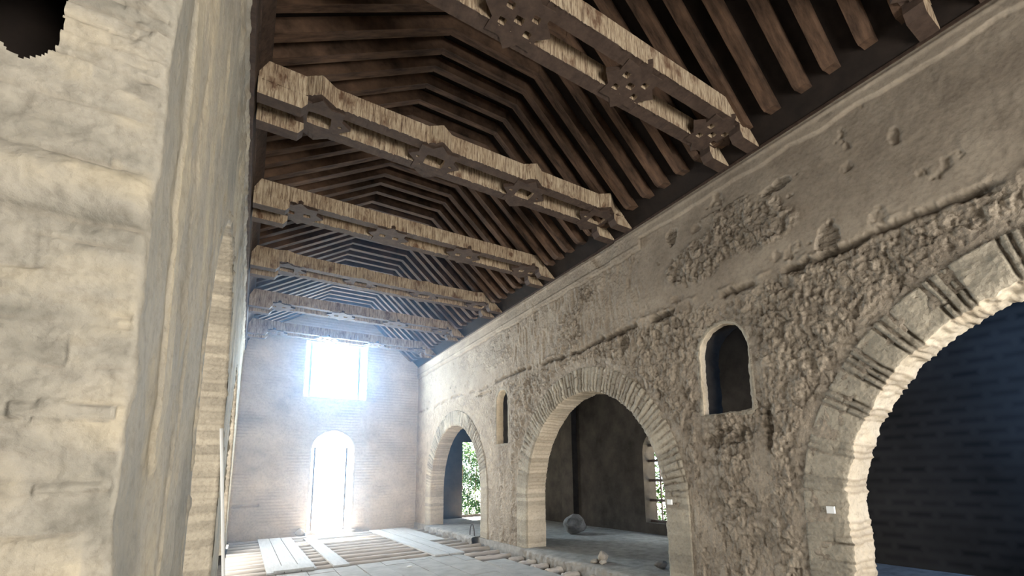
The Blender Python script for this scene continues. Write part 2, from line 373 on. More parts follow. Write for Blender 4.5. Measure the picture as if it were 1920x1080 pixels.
grid_obj('wall_right_aisle_side', np.stack([XB+0*Y2, Y2, Z2], -1), holemask(Y2, Z2, HOLES, [.07]*3+[.2, .2]), M_DARKWALL, kind='structure')
ARCH_INFO = [('far_arch', 'smallest-looking pointed brick arch in the right wall, nearest the bright end wall', 11, 'brick'),
             ('mid_arch', 'middle brick arch in the right wall with loose stone on its threshold', 12, 'brick'),
             ('near_arch', 'large stone and brick arch cut by the right edge of the photo', 13, 'mixed')]
for o, (n, lab, sd, st) in zip(ARCHES, ARCH_INFO):
    a = lining('masonry_arch', arch_path(o, .011 if sd == 13 else .016), .43, XB-XR, mp_right, [M_ARCH, M_REV], st, sd, jag=.02 if sd < 13 else .035)
    tag(a, lab, 'arch', 'arches of the right wall')
for o, sd, lab in ((SLIT, 21, 'window_1'), (WIN, 22, 'window_2')):
    lining(lab, arch_path(o, .012, True), .07, .10 if sd == 22 else .17, mp_right, [M_ARCH, M_REV], 'plain', sd, jag=.018, proud=.006, kind='structure')
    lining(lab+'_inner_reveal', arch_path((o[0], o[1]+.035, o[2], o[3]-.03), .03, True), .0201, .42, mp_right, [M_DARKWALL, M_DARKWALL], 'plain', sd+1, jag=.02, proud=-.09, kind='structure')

# ------------------------------------------------------------------ left pier and wall
YC = 1.375; LARCH = (4.77, 1.73, 1.89, 0.0); LARCH_ADDED = (10.6, 1.73, 1.89, 0.0)  # the farther arch is added so that fill light can enter
u = steps((-2.3, -.5, .03), (-.5, -.03, .0042), (-.03, .03, .003), (.03, 1.8, .0085), (1.8, 6, .022), (6, YF-YC+.02, .04)); z = steps((-.1, 1.15, .03), (1.15, 2.95, .0062), (2.95, 5.14, .02))
U, Z = np.meshgrid(u, z, indexing='ij')
t = np.clip((U+.018)/.036, 0, 1); a = t*math.pi/2; nx = np.sin(a); ny = -np.cos(a)
r = .012; bx = np.where(U < -.018, XL+U, XL-.018+.018*nx); by = np.where(U > .018, YC+U, YC+.018+.018*ny)
face = 1-sstep(-.02, .012, U)
# stone courses of the pier
cz = np.array([-.1, .35, .7, 1.0, 1.18, 1.31, 1.43, 1.515, 1.545, 1.60, 1.665, 1.70, 1.78, 1.875, 1.90, 1.985, 2.06, 2.115, 2.255, 2.31, 2.39, 2.50, 2.56, 2.60, 2.645, 2.69, 2.74, 2.80, 2.9, 3.1, 3.3, 3.6, 3.9, 4.2, 4.6, 5.2])
wz = Z+(fbm(U*7, Z*7, 3)-.5)*.016
k = np.clip(np.searchsorted(cz, wz)-1, 0, len(cz)-2); dz = np.minimum(wz-cz[k], cz[k+1]-wz)
blk = np.floor((U+hsh(k, k*0, 9)*.3)/.17); bid = hsh(k, blk, 10)
jm = sstep(.42, .6, fbm(U*9, Z*16, 11))*.8+.2*(np.hypot(U+.1, 0) < .1)
jt = (1-sstep(.001, .006, dz))*jm*face
Dp = face*(-.009*jt+.0045*(bid-.5)*2*sstep(0, .01, dz)*jm+.014*(fbm(U*6, Z*9, 12)-.5)*2+.007*(fbm(U*26, Z*36, 13, 4)-.5)*2+.0016*(ridge(U*90, Z*90, 14, 3)-.5))
t2 = np.clip((Z-2.115)/.14, 0, 1); roll = np.where((Z > 2.115) & (Z < 2.255), np.sin(math.pi*t2)**.55, 0)
Dp += face*.032*roll*(.85+.3*fbm(U*12, Z*20, 29))*(1-.5*sstep(-.04, 0, U))
slab = (np.abs(Z-1.683) < .0165+.003*np.sin(U*40)) & (U > -.178-.0*Z) & (U < -.022); Dp += face*.012*slab
slab2 = (np.abs(Z-1.522) < .012) & (U > -.13) & (U < -.028); Dp += face*.011*slab2
up_ = sstep(2.38, 2.55, Z); cornr = sstep(-.11, -.06, U)
Dp += face*up_*cornr*(.030*(ridge(U*14, Z*30, 19, 3)-.6))
hq = np.hypot((U+.255)/.065, (Z-2.60)/.155)+(fbm(U*18, Z*18, 21)-.5)*.35; hole = 1-sstep(.9, 1.0, hq)
# plaster of the long wall
wl = 1-face; yy = YC+U
peel = sstep(.53, .57, fbm(yy*1.7, Z*.55, 31, 5)); strip = np.exp(-((yy-1.62-.25*fbm(Z*1.2, Z*0, 33)+.08*(Z-2))/.075)**2)*sstep(1.3, 1.9, Z)
Dw = .024*(fbm(yy*3, Z*2, 34)-.5)+.012*(fbm(yy*12, Z*9, 35)-.5)+.009*peel+.012*sstep(.3, .45, strip)-.03*np.exp(-((yy-1.86)/.04)**2)*sstep(.5, .6, fbm(yy*4, Z*5, 36))*(Z > 2.1)
crumb = sstep(4.35, 4.6, Z+.2*fbm(yy*3, Z*0, 37))*(1-sstep(5.02, 5.06, Z)); Dw += crumb*.05*(ridge(yy*4, Z*5, 38, 4)-.55)+.03*sstep(4.96, 4.99, Z)
D = Dp+wl*Dw
P = np.stack([bx+nx*D, by+ny*D, Z], -1)
yc = (P[:-1, :-1, 1]+P[1:, 1:, 1])/2; zc = (Z[:-1, :-1]+Z[1:, 1:])/2; uc = (U[:-1, :-1]+U[1:, 1:])/2
keep = ~((in_arch(yc, zc, LARCH, .03) | in_arch(yc, zc, LARCH_ADDED, .03)) & (uc > .1)) & ~((np.hypot((uc+.255)/.065, (zc-2.60)/.155)+(fbm(uc*18, zc*18, 21)-.5)*.35) < .97)
tone = np.clip(face*(.45+.75*(bid-.5)*jm+.75*(fbm(U*4, Z*9, 41)-.5)*2+.2*roll)+wl*(.50+.7*(fbm(yy*3, Z*.9, 42)-.5)*2+.45*sstep(.3, .5, strip)+.2*peel), 0, 1)
grid_obj('wall_left', P, keep, M_LEFT, {'tone': tone, 'joint': np.clip(jt*.55*face+face*.5*np.exp(-((Z-2.108)/.006)**2)+.35*face*np.exp(-((Z-2.262)/.004)**2)+.6*wl*crumb*sstep(.5, .6, fbm(yy*5, Z*6, 43)), 0, .7)}, kind='structure')  # includes a painted shadow line under the roll band
a = lining('masonry_arch', arch_path(LARCH, .02), .10, .85, mp_left, [M_LEFT, M_ARCH], 'brick', 17, jag=.014, proud=.004, js=.4)
tag(a, 'narrow sliver of brick-lined arch in the left wall, seen almost edge on', 'arch')
a = lining('masonry_arch', arch_path(LARCH_ADDED, .04), .10, .85, mp_left, [M_LEFT, M_ARCH], 'brick', 18, jag=.014, proud=.004, js=.4)
tag(a, 'added farther arch of the left wall letting in fill light, seen fully edge on beyond the thin metal rod', 'arch')
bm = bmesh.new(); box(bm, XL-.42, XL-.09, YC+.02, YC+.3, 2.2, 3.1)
bmesh.ops.delete(bm, geom=[f for f in bm.faces if f.calc_center_median().y < YC+.05], context='FACES_ONLY'); bm_obj(bm, 'wall_left_hole', M_ROOF, kind='structure')  # near-black lining paints the shade inside the hole
bm = bmesh.new(); box(bm, -2.6, -2.5, -5, YF+.3, -.1, 5.3); bm_obj(bm, 'wall_left_outer', M_DARKWALL, kind='structure')
bm = bmesh.new(); box(bm, -2.5, -1.10, YC+.3, 2.9, -.1, 5.2); bm_obj(bm, 'wall_left_pier_core', M_DARKWALL, kind='structure')

# ------------------------------------------------------------------ far wall
FWIN = (1.33, 3.03, 3.93, 5.60); FDOOR = (2.19, .57, 2.36, .02)
x = steps((-.45, 4.95, .022)); z = steps((-.1, 7.1, .022)); X, Z = np.meshgrid(x, z, indexing='ij')
rows = np.mod(Z, .085); jt = (1-sstep(.006, .016, np.minimum(rows, .085-rows)))*sstep(.4, .7, fbm(X*1.6, Z*2, 5))
D = .02*(fbm(X*2, Z*2, 1)-.5)+.012*(fbm(X*9, Z*16, 2)-.5)-.008*jt
slot = ((X > -.2) & (X < .42) & (np.abs(Z-.87) < .035)); D -= slot*.09
xc = (X[:-1, :-1]+X[1:, 1:])/2; zc = (Z[:-1, :-1]+Z[1:, 1:])/2
wob = (fbm(xc*9, zc*9, 8)-.5)*.06
hole = (xc > FWIN[0]-.03) & (xc < FWIN[1]+.03) & (zc > FWIN[2]-.03) & (zc < FWIN[3]+.03)
prof = zc < 6.95-np.where(xc > 2.25, np.maximum(0, xc-2.83)*.908, np.maximum(0, 1.67-xc)*.63)
keep = ~hole & ~in_arch(xc, zc, FDOOR, .03) & (prof | (zc < 5.3))
grid_obj('wall_far', np.stack([X, YF-D, Z], -1), keep, M_FAR, {'tone': np.clip(.5+.5*(fbm(X*1.2, Z*2.2, 9)-.5)*2, 0, 1), 'joint': jt*.5}, kind='structure')
def rect_path(x0, x1, z0, z1, ds=.02):
    p = []
    for q in np.arange(z0, z1, ds): p.append((x1, q, 1, 0))
    for q in np.arange(x1, x0, -ds): p.append((q, z1, 0, 1))
    for q in np.arange(z1, z0, -ds): p.append((x0, q, -1, 0))
    for q in np.arange(x0, x1, ds): p.append((q, z0, 0, -1))
    p.append((x1, z0, 0, -1)); p.append(p[0]); return np.array(p)
lining('window_3', rect_path(*FWIN), .06, .3, mp_far, [M_FAR, M_FAR], 'plain', 41, jag=.03, proud=.006, kind='structure')
lining('door_1', arch_path(FDOOR, .02), .06, .3, mp_far, [M_FAR, M_FAR], 'plain', 42, jag=.03, proud=.006, kind='structure')
bm = bmesh.new(); box(bm, -2.6, FWIN[0]-.04, YF+.25, YF+.3, -.1, 5.5)   # outer skin of the end wall
box(bm, FWIN[1]+.04, 8.3, YF+.25, YF+.3, 2.7, 5.5); box(bm, FDOOR[0]+.62, 6.35, YF+.25, YF+.3, -.1, 2.7); box(bm, 7.45, 8.3, YF+.25, YF+.3, -.1, 2.7); box(bm, 6.35, 7.45, YF+.25, YF+.3, -.1, .2)
bm_obj(bm, 'wall_far_outer', M_DARKWALL, kind='structure')

# ------------------------------------------------------------------ the aisle beyond the arches
XA = 7.9
bm = bmesh.new(); AW = (6.35, 8.1, .36, 2.55)    # barred window of the aisle
box(bm, XA, XA+.4, 4.9, AW[0], .0, 5.2); box(bm, XA, XA+.4, AW[1], YF+.3, .0, 5.2); box(bm, XA, XA+.4, AW[0], AW[1], .0, AW[2])
prism(bm, [(AW[0], 5.2), (AW[1], 5.2), (AW[1], 2.0)]+[(7.225+.875*math.cos(a), 2.0+.6*math.sin(a)) for a in np.linspace(0, math.pi, 13)[1:-1]]+[(AW[0], 2.0)], lambda u, v, k: (XA+.4*k, u, v))
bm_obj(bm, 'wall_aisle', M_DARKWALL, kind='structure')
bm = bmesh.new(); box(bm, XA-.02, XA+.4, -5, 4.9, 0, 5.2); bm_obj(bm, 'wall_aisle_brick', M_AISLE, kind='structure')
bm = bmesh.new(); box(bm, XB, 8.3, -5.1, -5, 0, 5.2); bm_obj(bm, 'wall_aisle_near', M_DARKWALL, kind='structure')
for i, (py, lab) in enumerate(((11.0, 'dim plaster pilaster on the aisle wall left of the barred window'),
                              (13.3, 'plaster pilaster on the aisle wall towards its dark far corner'))):
    bm = bmesh.new(); box(bm, XA-.18, XA-.002, py-.28, py+.28, .12, 4.5); box(bm, XA-.24, XA-.002, py-.33, py+.33, 3.4, 3.55)
    tag(bm_obj(bm, 'pilaster', M_DARKWALL, bevel=.01), lab, 'pilaster', 'aisle pilasters')
bm = bmesh.new(); box(bm, XR-.03, 8.35, -5, YF+.3, -.25, .115); bm_obj(bm, 'floor_aisle', M_SILL, kind='structure')
bm = bmesh.new(); box(bm, XB-.02, 9.3, -5.1, YF+.35, 5.12, 5.3); bm_obj(bm, 'ceiling_aisle', M_ROOF, kind='structure')  # outer overhang is an added eave that keeps sun off the window reveal
bm = bmesh.new(); box(bm, XB-.02, XA, 9.9, 10.05, 3.75, 3.9); 
prism(bm, [(XB, 3.9), (XB+.15, 3.9), (XA-.05, 4.85), (XA-.2, 4.85)], lambda u, v, k: (u, 9.92+.1*k, v))
prism(bm, [(XA-.8, 3.88), (XA-.7, 3.88), (6.2, 4.5), (6.1, 4.5)], lambda u, v, k: (u, 9.92+.1*k, v))
tag(bm_obj(bm, 'roof_truss', M_ROOF), 'dark timber truss high in the shadow beyond the middle arch', 'truss')

# ------------------------------------------------------------------ sills of the arches: ragged threshold edge
def ragged(name, y0, y1, lab):
    yv = steps((y0, y1, .02)); tv = np.linspace(0, 1, 22); Yv, T = np.meshgrid(yv, tv, indexing='ij')
    ex = XR-.10-.07*fbm(Yv*1.5, Yv*0, 5)*2
    zt = .135; X = np.where(T < .5, XR+.25-(XR+.25-ex)*T*2, ex-.0+.09*(T-.5)*0); Zv = np.where(T < .5, zt, zt-(T-.5)*2*.26)
    rough = np.where(T >= .45, 1, .2); X = X-rough*.05*(ridge(Yv*8, T*4, 6, 4)-.5)*1.4; Zv = Zv+rough*.02*(fbm(Yv*13, T*7, 8)-.5)-.02*sstep(.44, .5, T)*(T < .55)
    o = grid_obj(name, np.stack([X, Yv, Zv], -1), np.ones((len(yv)-1, len(tv)-1), bool), M_RUINSTONE if 0 else M_SILL, kind='structure'); return o
ragged('trim_1', 10.25, 13.65, ''); ragged('trim_2', 4.45, 7.95, ''); ragged('trim_3', -1.4, 2.1, '')

# ------------------------------------------------------------------ floor
bm = bmesh.new(); box(bm, -2.6, XR, -5.1, YF+.3, -.6, -.22); bm_obj(bm, 'floor_earth', M_EARTH, kind='structure')
bm = bmesh.new(); rr = random.Random(3)
def slab_rows(x0, x1, ys, pitch):
    xx = x0; 
    while xx < x1-.05:
        w = min(pitch*rr.uniform(.92, 1.08), x1-xx); yb = ys[1]-rr.uniform(0, .06); yy = ys[0]
        while yy < yb-.1:
            L = min(rr.uniform(.75, 1.15), yb-yy); dz = rr.uniform(-.006, .006)
            box(bm, xx+.006, xx+w-.006, yy+.006, yy+L-.006, -.10, .0+dz); yy += L
        xx += w
slab_rows(-.25, 3.72, (-4.9, 9.22), .42); slab_rows(3.72, 4.15, (-4.9, 8.0), .43)
bm_obj(bm, 'floor', M_SLAB, kind='structure', bevel=.006)
# logs
def log(y0, x0, x1, rad, name, lab, grp, skew=0):
    bm = bmesh.new(); n = 9; rr = random.Random(int(y0*100)); pts = []; rs = []
    for i in range(n):
        t = i/(n-1); pts.append((x0+(x1-x0)*t, y0+skew*(t-.5)+rr.uniform(-.015, .015), -.062-rad*.35+rr.uniform(-.006, .006)+.03)); rs.append(rad*rr.uniform(.92, 1.08))
    tube(bm, pts, rs, 12); o = bm_obj(bm, name, M_LOG, smooth=True); tag(o, lab, 'log joist', grp)
    return o
ORD = ['first', 'second', 'third', 'fourth', 'fifth', 'sixth', 'seventh', 'eighth', 'ninth', 'tenth', 'eleventh', 'twelfth']
for i, yv in enumerate([9.5, 9.95, 10.42, 10.9, 11.33, 11.78, 12.25, 12.8, 13.35, 13.9, 14.5]):
    log(yv, -.17, 4.56, .078, 'log_joist', f'long round log laid across the floor, {ORD[i]} beyond the edge of the paving', 'logs across the bare floor', .08)
for i, (yv, x0) in enumerate([(8.95, 3.76), (8.42, 3.76), (7.93, 4.2), (7.5, 4.2), (7.08, 4.2), (6.62, 4.2), (6.18, 4.2), (5.75, 4.2), (5.3, 4.2)]):
    log(yv, x0, 4.5, .07, 'log_joist', f'short log stub beside the right wall, {ORD[i]} after the long logs', 'log stubs along the right wall')
def board(x0, x1, y0, y1, lab, sh=0, z0=.0, th=.03):
    bm = bmesh.new(); prism(bm, [(x0, y0), (x1, y0), (x1+sh, y1), (x0+sh, y1)], lambda a, b, k: (a, b, z0+.002+th*k))
    tag(bm_obj(bm, 'floor_board', M_BOARD, bevel=.004), lab, 'floor board', 'boards laid over the logs')
board(.44, .68, 9.2, 14.6, 'leftmost of the three long pale boards laid side by side over the logs', .0)
board(.695, .93, 9.2, 14.55, 'middle one of the three long pale boards laid side by side over the logs', .0)
board(.945, 1.17, 9.2, 14.5, 'right-hand one of the three long pale boards laid side by side over the logs', .0)
board(.53, 1.12, 9.14, 9.62, 'short pale board lying crosswise on the near ends of the three long boards', .04, .034)
board(1.44, 1.70, 9.22, 13.9, 'single long pale board alone between two runs of bare logs', -.02)
board(3.2, 3.48, 9.05, 14.6, 'left-hand of the three wide boards near the right wall, beside bare logs', -.03)
board(3.50, 3.80, 9.05, 14.6, 'middle of the three wide boards laid near the right wall', -.0)
board(3.82, 4.2, 11.2, 14.6, 'shorter right-hand one of the three wide boards near the right wall', 0)

# ------------------------------------------------------------------ loose stones
def stone(loc, s, name, lab, mat, seed):
    bm = bmesh.new(); bmesh.ops.create_icosphere(bm, subdivisions=3, radius=1)
    co = np.array([v.co for v in bm.verts]); r = random.Random(seed)
    cuts = [Vector((r.uniform(-1, 1), r.uniform(-1, 1), r.uniform(-1, 1))).normalized() for _ in range(9)]
    for v in bm.verts:
        p = v.co.copy()
        for c in cuts:
            d = p.dot(c)
            if d > .72: p -= c*(d-.72)
        p += p.normalized()*(.06*math.sin(p.x*7+seed)*math.cos(p.y*6+p.z*5)); v.co = Vector((p.x*s[0], p.y*s[1], p.z*s[2]))
    mz = min(v.co.z for v in bm.verts)
    for v in bm.verts: v.co += Vector((loc[0], loc[1], loc[2]-mz))
    tag(bm_obj(bm, name, mat, smooth=False), lab, 'stone')
stone((4.80, 5.92, .117), (.10, .10, .10), 'rubble_stone', 'pale rounded stone upright on the threshold of the middle arch', M_STONE, 1)
stone((4.68, 5.98, .13), (.09, .07, .035), 'rubble_stone', 'flat pale stone lying against the rounded stone on the middle threshold', M_STONE, 2)
stone((4.70, 5.80, .13), (.06, .06, .04), 'rubble_stone', 'small pale chip of stone in front of the rounded stone', M_STONE, 5)
stone((6.6, 9.2, .117), (.32, .3, .24), 'boulder', 'big dark boulder on the aisle floor seen through the middle arch', M_RUINSTONE, 3)
stone((5.2, 5.05, .117), (.12, .1, .06), 'rubble_stone', 'low dark stone in the shade by the near foot of the middle arch', M_RUINSTONE, 4)
stone((1.45, 15.0, -.03), (.14, .10, .11), 'rubble_stone', 'grey stone at the left foot of the bright doorway', M_STONE, 6)
stone((1.72, 14.92, -.03), (.12, .10, .08), 'rubble_stone', 'smaller grey stone just right of the one at the left foot of the doorway', M_STONE, 7)
stone((2.65, 15.0, -.03), (.09, .08, .06), 'rubble_stone', 'small stone at the right foot of the bright doorway', M_STONE, 8)
bm = bmesh.new(); box(bm, 1.55, 2.85, 14.85, YF+.32, -.2, .06); bm_obj(bm, 'trim_4', M_SILL, kind='structure', bevel=.02)
stone((2.5, 8.35, .004), (.05, .035, .012), 'plaster_flake', 'small white flake lying on the grey paving', M_PAPER, 9)

# ------------------------------------------------------------------ small things on the walls
for yv, lab in ((2.29, 'small blank white card on the near arch pier'), (4.30, 'small blank white card beside the near foot of the middle arch')):
    bm = bmesh.new(); box(bm, XR-.045, XR-.02, yv-.035, yv+.035, 1.10, 1.165); tag(bm_obj(bm, 'white_card', M_PAPER), lab, 'card', 'white cards on the right wall')
bm = bmesh.new(); tube(bm, [(.012, 4.05, .0), (-.062, 4.05, .9), (-.12, 4.03, 1.6), (-.145, 4.02, 1.9)], .010, 8)
tag(bm_obj(bm, 'metal_rod', M_ROD, smooth=True), 'thin grey metal rod standing against the left wall', 'rod')
bm = bmesh.new(); tube(bm, [(4.62+.0*a, 10.55+.13*math.cos(a), .13+.26*math.sin(a)) for a in np.linspace(0, math.pi, 13)], .012, 6)
tag(bm_obj(bm, 'wire_hoop', M_IRON, smooth=True), 'bent wire hoop at the near foot of the farthest right-hand arch', 'wire')
g = thing('door_gate', 'thin metal door frame standing in the bright arched doorway of the end wall', 'door frame', (2.1, YF+.05, .06))
for xx in (1.71, 2.57):
    bm = bmesh.new(); box(bm, xx-.022, xx+.022, YF+.06, YF+.11, .06, 2.45); bm_obj(bm, 'post', M_IRON, g)
for zz_ in (.85, 1.35):
    bm = bmesh.new(); box(bm, 1.65, 2.54, YF+.075, YF+.09, zz_, zz_+.012); bm_obj(bm, 'crossbar', M_IRON, g)
g = thing('window_frame', 'timber posts standing inside the square glaring window of the end wall', 'window frame', (2.18, YF+.15, FWIN[2]))
for xx in (1.47, 2.83):
    bm = bmesh.new(); box(bm, xx-.03, xx+.03, YF+.12, YF+.18, FWIN[2]-.02, FWIN[3]+.02); bm_obj(bm, 'post', M_IRON, g)

# ------------------------------------------------------------------ aisle window bars and greenery
g = thing('window_grille', 'black iron grille in the aisle window seen through the middle arch', 'grille', (XA+.2, 7.2, .36))
for zz_ in (.38, .86, 1.32, 1.78, 2.15):
    bm = bmesh.new(); box(bm, XA+.17, XA+.23, AW[0], AW[1], zz_-.03, zz_+.03); bm_obj(bm, 'crossbar', M_IRON, g)
for yy_ in (6.6, 7.2, 7.75):
    bm = bmesh.new(); box(bm, XA+.185, XA+.215, yy_-.015, yy_+.015, .36, 2.5); bm_obj(bm, 'upright_bar', M_IRON, g)
def shrub(loc, ext, n, lab, seed):
    r = random.Random(seed); t = thing('leafy_vine', lab, 'vine', (loc[0], loc[1], -.3))
    bm = bmesh.new()
    for _ in range(7):
        x0 = loc[0]+r.uniform(-.5, .5)*ext[0]; y0 = loc[1]+r.uniform(-.5, .5)*ext[1]
        tube(bm, [(x0+r.uniform(-.1, .1), y0+r.uniform(-.1, .1), -.3+(loc[2]+ext[2]*.5+.3)*k/5) for k in range(6)], .014, 5)
    bm_obj(bm, 'stem', M_STEM, t)
    V = []; Q = []
    for _ in range(n):
        c = Vector((loc[0]+r.gauss(0, .33)*ext[0], loc[1]+r.uniform(-.5, .5)*ext[1], loc[2]+r.uniform(-.5, .5)*ext[2]))
        if math.sin(c.y*9+seed)+math.sin(c.z*7+c.x*4)+r.uniform(-.8, .8) < -.5: continue
        s = r.uniform(.035, .075); q = Vector((r.gauss(0, 1), r.gauss(0, 1), r.gauss(0, 1)-.4)).normalized(); w = q.orthogonal().normalized(); h = q.cross(w)
        b = len(V); V += [c, c+q*s+w*s*.55+h*.01, c+q*s*2.2, c+q*s-w*s*.55+h*.01]; Q.append((b, b+1, b+2, b+3))
    me = bpy.data.meshes.new('foliage'); me.from_pydata(V, [], Q); o = link(me, 'foliage', M_LEAF, t); o['kind'] = 'stuff'
shrub((9.6, 8.4, 1.4), (.7, 3.4, 3.6), 12000, 'sunlit leafy vine outside the barred aisle window behind the middle arch', 3)
shrub((7.4, 17.0, 1.3), (2.2, .9, 3.4), 12000, 'bright green leafy vine outside, seen through the farthest right-hand arch', 4)
bm = bmesh.new(); box(bm, -30, 60, YF+.35, 60, -.5, -.3); box(bm, 8.35, 60, -30, YF+.35, -.5, -.3); bm_obj(bm, 'ground', M_GROUND, kind='structure')

# ------------------------------------------------------------------ roof
XC = 2.25; KX, KZ = .58, 6.63; SL = .908
def raft_poly(side):
    # lower edge from the foot up to the kink, then the upper edge back
    if side < 0:
        s_ = .63; x0 = -.03; zf = KZ-(XC-KX-x0)*s_
        return [(x0, zf), (XC-KX, KZ), (XC-KX, KZ+.17), (x0, zf+.17)]
    x0 = 4.30; zf = KZ-(x0-XC-KX)*SL
    pts = [(x0, zf), (XC+KX, KZ), (XC+KX-.0, KZ+.17), (x0+.20, zf+.17-.20*SL+.02), (x0+.10, zf-.005), (x0+.05, zf-.02)]
    return [(p if side > 0 else 2*XC-p, q) for p, q in pts]
TIES = [.55, 2.62, 4.72, 6.83, 8.96, 11.15, 13.3]
names = ['nearest, half out of view at the top right', 'second', 'third', 'fourth', 'fifth', 'sixth', 'seventh and farthest']
RB = {1: 'first', 2: 'second', 3: 'third', 4: 'fourth', 5: 'fifth', 6: 'sixth', 7: 'seventh'}
cnt = {}; yv = .10; rr = random.Random(5); FR = []
while yv < 14.95:
    FR.append(yv+rr.uniform(-.02, .02)); yv += .308
def bay(yv):
    k = sum(1 for t in TIES if t <= yv); cnt[k] = cnt.get(k, 0)+1
    if k == 0: return 'dark rafter frame nearest the viewer, before any tie beam' if cnt[k] == 1 else 'dark rafter frame just before the nearest twin tie beam'
    if k == len(TIES): return f'dark rafter frame by the bright end wall, {ORD[cnt[k]-1]} beyond the farthest twin tie beam'
    return f'dark rafter frame {ORD[cnt[k]-1]} beyond the {RB[k]} twin tie beam counted from the viewer'
for yv in FR:
    w = rr.uniform(.10, .125); g = thing('rafter_frame', bay(yv), 'rafters', (XC, yv+w/2, KZ), 'rafter frames of the roof')
    for sd in (1, -1):
        bm = bmesh.new(); prism(bm, raft_poly(sd), lambda a, b, k: (a, yv+w*k, b))
        bm_obj(bm, 'rafter', M_RAFT, g, bevel=.008)
    bm = bmesh.new(); box(bm, XC-KX-.02, XC+KX+.02, yv+.008, yv+w-.008, KZ+.002, KZ+.16); bm_obj(bm, 'collar', M_RAFT, g, bevel=.006)
bm = bmesh.new(); up0 = .172
pr = [(XC+KX, KZ+up0), (5.3, KZ+up0-(5.3-XC-KX)*SL), (5.3, KZ+up0-(5.3-XC-KX)*SL+.1), (XC+KX, KZ+up0+.1)]
prism(bm, pr, lambda a, b, k: (a, -5.1+(YF+.35+5.1)*k, b))
prism(bm, [(XC-KX, KZ+up0), (-.6, KZ+up0-(XC-KX+.6)*.63), (-.6, KZ+up0-(XC-KX+.6)*.63+.1), (XC-KX, KZ+up0+.1)], lambda a, b, k: (a, -5.1+(YF+.35+5.1)*k, b))
box(bm, XC-KX-.05, XC+KX+.05, -5.1, YF+.35, KZ+up0, KZ+up0+.1)
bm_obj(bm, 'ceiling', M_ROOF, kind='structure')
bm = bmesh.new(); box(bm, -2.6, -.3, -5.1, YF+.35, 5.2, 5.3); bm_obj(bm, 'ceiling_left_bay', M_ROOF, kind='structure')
# friezes and wall plates
def frieze(side, nm):
    f = lambda p: p if side > 0 else 2*XC-p
    bm = bmesh.new()
    for pts in ([(XR+.15, TOP), (XR-.02, TOP), (XR-.06, TOP+.22), (XR+.15, TOP+.22)],
                [(XR+.15, TOP+.22), (XR-.10, TOP+.22), (XR-.10, TOP+.26), (XR-.07, TOP+.26), (XR-.13, TOP+.37), (XR+.2, TOP+.37)],
                [(XR+.15, TOP-.0), (XR-.045, TOP-.0), (XR-.045, TOP+.03), (XR+.15, TOP+.03)]):
        prism(bm, [(f(p), q) for p, q in pts], lambda a, b, k: (a, -5+(YF-.02+5)*k, b))
    return bm_obj(bm, nm, M_WOOD, kind='structure')
frieze(1, 'trim_right')
bm = bmesh.new()
for pts in ([(-.35, TOP), (-.155, TOP), (-.135, TOP+.20), (-.35, TOP+.20)], [(-.35, TOP+.20), (-.125, TOP+.20), (-.125, TOP+.235), (-.35, TOP+.235)],
            [(-.35, TOP+.235), (-.135, TOP+.235), (-.03, TOP+.44), (-.03, TOP+.62), (-.35, TOP+.62)]):
    prism(bm, pts, lambda a, b, k: (a, -5+(YF-.02+5)*k, b))
bm_obj(bm, 'trim_left', M_WOOD, kind='structure')
bm = bmesh.new(); box(bm, -.16, 4.62, YF-.16, YF-.01, 5.64, 5.78); tag(bm_obj(bm, 'lintel_beam', M_WOOD, bevel=.01), 'wooden beam across the end wall just above the glaring square window', 'beam')
# the rear end of the hall (behind the viewer) with its opening
bm = bmesh.new(); box(bm, -2.6, .8, -5.2, -5.05, -.1, 6.9); box(bm, 4.6, 5.1, -5.2, -5.05, -.1, 6.9); box(bm, .8, 4.6, -5.2, -5.05, 3.0, 6.9)
bm_obj(bm, 'wall_rear', M_DARKWALL, kind='structure')

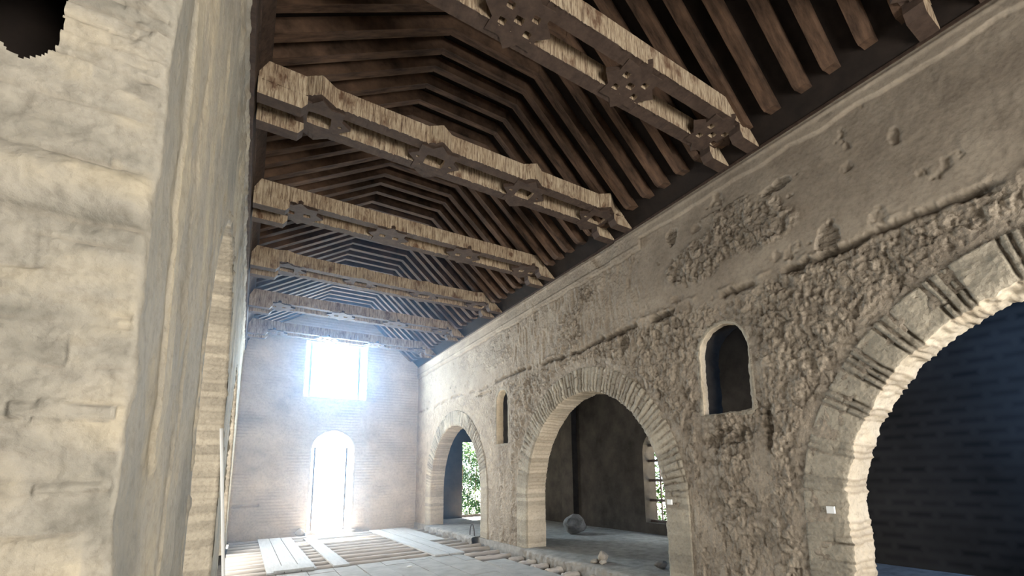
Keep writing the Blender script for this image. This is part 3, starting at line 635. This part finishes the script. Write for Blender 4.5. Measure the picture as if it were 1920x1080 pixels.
# ------------------------------------------------------------------ twin tie beams
STARX = (.42, 1.67, 2.92, 4.17)
def tie(y0, k, bumps):
    zb, zt = 5.305, 5.515; wd = .15; pitch = .40
    g = thing('twin_tie_beam', ['fretted twin tie beam nearest the viewer, only its end at the top right in view', 'fretted twin tie beam second from the viewer, running off the top edge, straight faced',
        'fretted twin tie beam third from the viewer, its face pushed out in points over each star', 'fretted twin tie beam fourth from the viewer, straight faced, above the haze',
        'fretted twin tie beam fifth from the viewer, slightly sagging with small points', 'fretted twin tie beam sixth from the viewer, dim in blue haze',
        'farthest fretted twin tie beam, just before the end wall'][k], 'tie beam', (XC, y0+.275, zb), 'twin tie beams across the hall')
    x0, x1 = -.13, 4.63; xs = sorted(set(list(np.arange(x0, x1, .018))+[x1]+[s+d for s in STARX for d in (-.15, -.02, .13)])); rr = random.Random(k+20)
    for b in (0, 1):
        ya = y0+b*pitch; sgn = 1 if b == 0 else 0
        bm = bmesh.new(); prev = None
        for x in xs:
            pv = 0
            if bumps:
                for s in STARX:
                    if s-.15 < x < s+.13: pv = max(pv, bumps*(1-abs((x-s+.02)/.14)))
            sag = -.035*math.sin(math.pi*(x-x0)/(x1-x0))*(1 if k == 4 else .3)+rr.uniform(-.002, .002)
            yo = ya-(pv if b == 0 else 0); ye = ya+wd+(pv if b == 1 else 0)
            jz = rr.uniform(-.016, .006) if rr.random() < .6 else 0
            ring = [bm.verts.new(c) for c in ((x, yo, zb+sag+jz-.004), (x, yo, zt+sag), (x, ye, zt+sag), (x, ye, zb+sag), (x, yo+.008, zb+sag))]
            if prev:
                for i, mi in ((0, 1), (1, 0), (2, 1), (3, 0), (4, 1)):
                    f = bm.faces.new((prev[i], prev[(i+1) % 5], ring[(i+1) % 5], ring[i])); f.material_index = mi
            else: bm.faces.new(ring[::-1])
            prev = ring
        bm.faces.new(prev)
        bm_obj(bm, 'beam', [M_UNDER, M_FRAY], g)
        for side in (-1, 1):
            bm = bmesh.new(); L = .42 if side < 0 else .34
            xa, xb = (x0, x0+L) if side < 0 else (x1-L, x1)
            e = xb if side < 0 else xa; s_ = side
            prism(bm, [(xa, zb-.004), (xb, zb-.004), (xb if side > 0 else xb-.0, zb-.09 if side < 0 else zb-.16), (xb if side > 0 else xb-.05, zb-.16), (xa if side < 0 else xa+.05, zb-.16), (xa, zb-.09 if side > 0 else zb-.16)][:],
                  lambda a, c, kk: (a, ya+.005+(wd-.01)*kk, c), 0)
            for f in bm.faces:
                if abs(f.calc_center_median().y-(ya+.005)) < .004 or abs(f.calc_center_median().y-(ya+wd-.005)) < .004: f.material_index = 1
            o = bm_obj(bm, 'corbel', [M_UNDER, M_FRAY], g)
    for s in STARX:
        bm = bmesh.new(); R = .31; cy = y0+.275
        outer = []
        for i in range(16):
            a = math.pi/8*i; q = R if i % 2 == 0 else R*.74
            outer.append((s+q*math.cos(a), cy+q*math.sin(a)*1.0))
        loops = [outer]
        jag = lambda hx, hy, rx, ry: [(hx+rx*math.cos(b)*(1+.3*(j % 2)), hy+ry*math.sin(b)*(1+.3*(j % 2))) for j, b in enumerate(np.linspace(0, 2*math.pi, 8, endpoint=False))]
        if bumps: loops += [jag(s, cy+.0, .115, .095)]+[jag(s+p, cy+q, .02, .016) for p, q in ((-.2, .0), (.2, 0))]
        elif k in (3, 5): loops += [jag(s+p, cy, .045, .045) for p in (-.1, .1)]
        else: loops += [jag(s+p, cy+q, .034, .032) for p, q in ((-.12, .08), (.12, .08), (-.12, -.08), (.12, -.08))]+[jag(s, cy, .04, .035)]
        es = []
        for L in loops:
            vs = [bm.verts.new((p, q, zb-.022)) for p, q in L]
            es += [bm.edges.new((vs[i], vs[(i+1) % len(vs)])) for i in range(len(vs))]
        bmesh.ops.triangle_fill(bm, edges=es, use_beauty=True, use_dissolve=False)
        r = bmesh.ops.extrude_face_region(bm, geom=bm.faces[:])
        for v in [q for q in r['geom'] if isinstance(q, bmesh.types.BMVert)]: v.co.z += .05
        bm.normal_update()
        for f in bm.faces:
            c_ = f.calc_center_median()
            if abs(f.normal.z) < .5 and math.hypot(c_.x-s, c_.y-cy) < R*.7: f.material_index = 1
        pl = bm_obj(bm, 'star_plate', [M_UNDER, M_FRAY], g)
for k, yv in enumerate(TIES): tie(yv, k, {2: .10, 4: .07, 0: 0}.get(k, .0))

# ------------------------------------------------------------------ haze volume added for the lens-veil glow around the far openings
vm = bpy.data.materials.new('added_veil_haze'); vm.use_nodes = True; nt = vm.node_tree; nt.nodes.clear()
out = nt.nodes.new('ShaderNodeOutputMaterial'); vs = nt.nodes.new('ShaderNodeVolumeScatter'); nt.links.new(vs.outputs[0], out.inputs['Volume'])
vs.inputs['Color'].default_value = (.42, .68, 1, 1); vs.inputs['Density'].default_value = .022; vs.inputs['Anisotropy'].default_value = .55
bm = bmesh.new(); box(bm, -.15, 4.6, 8.2, 15.05, .02, 6.6)
o = bm_obj(bm, 'haze', vm); tag(o, 'bluish haze volume added as lens glow before the bright openings of the end wall', 'haze', kind='stuff')
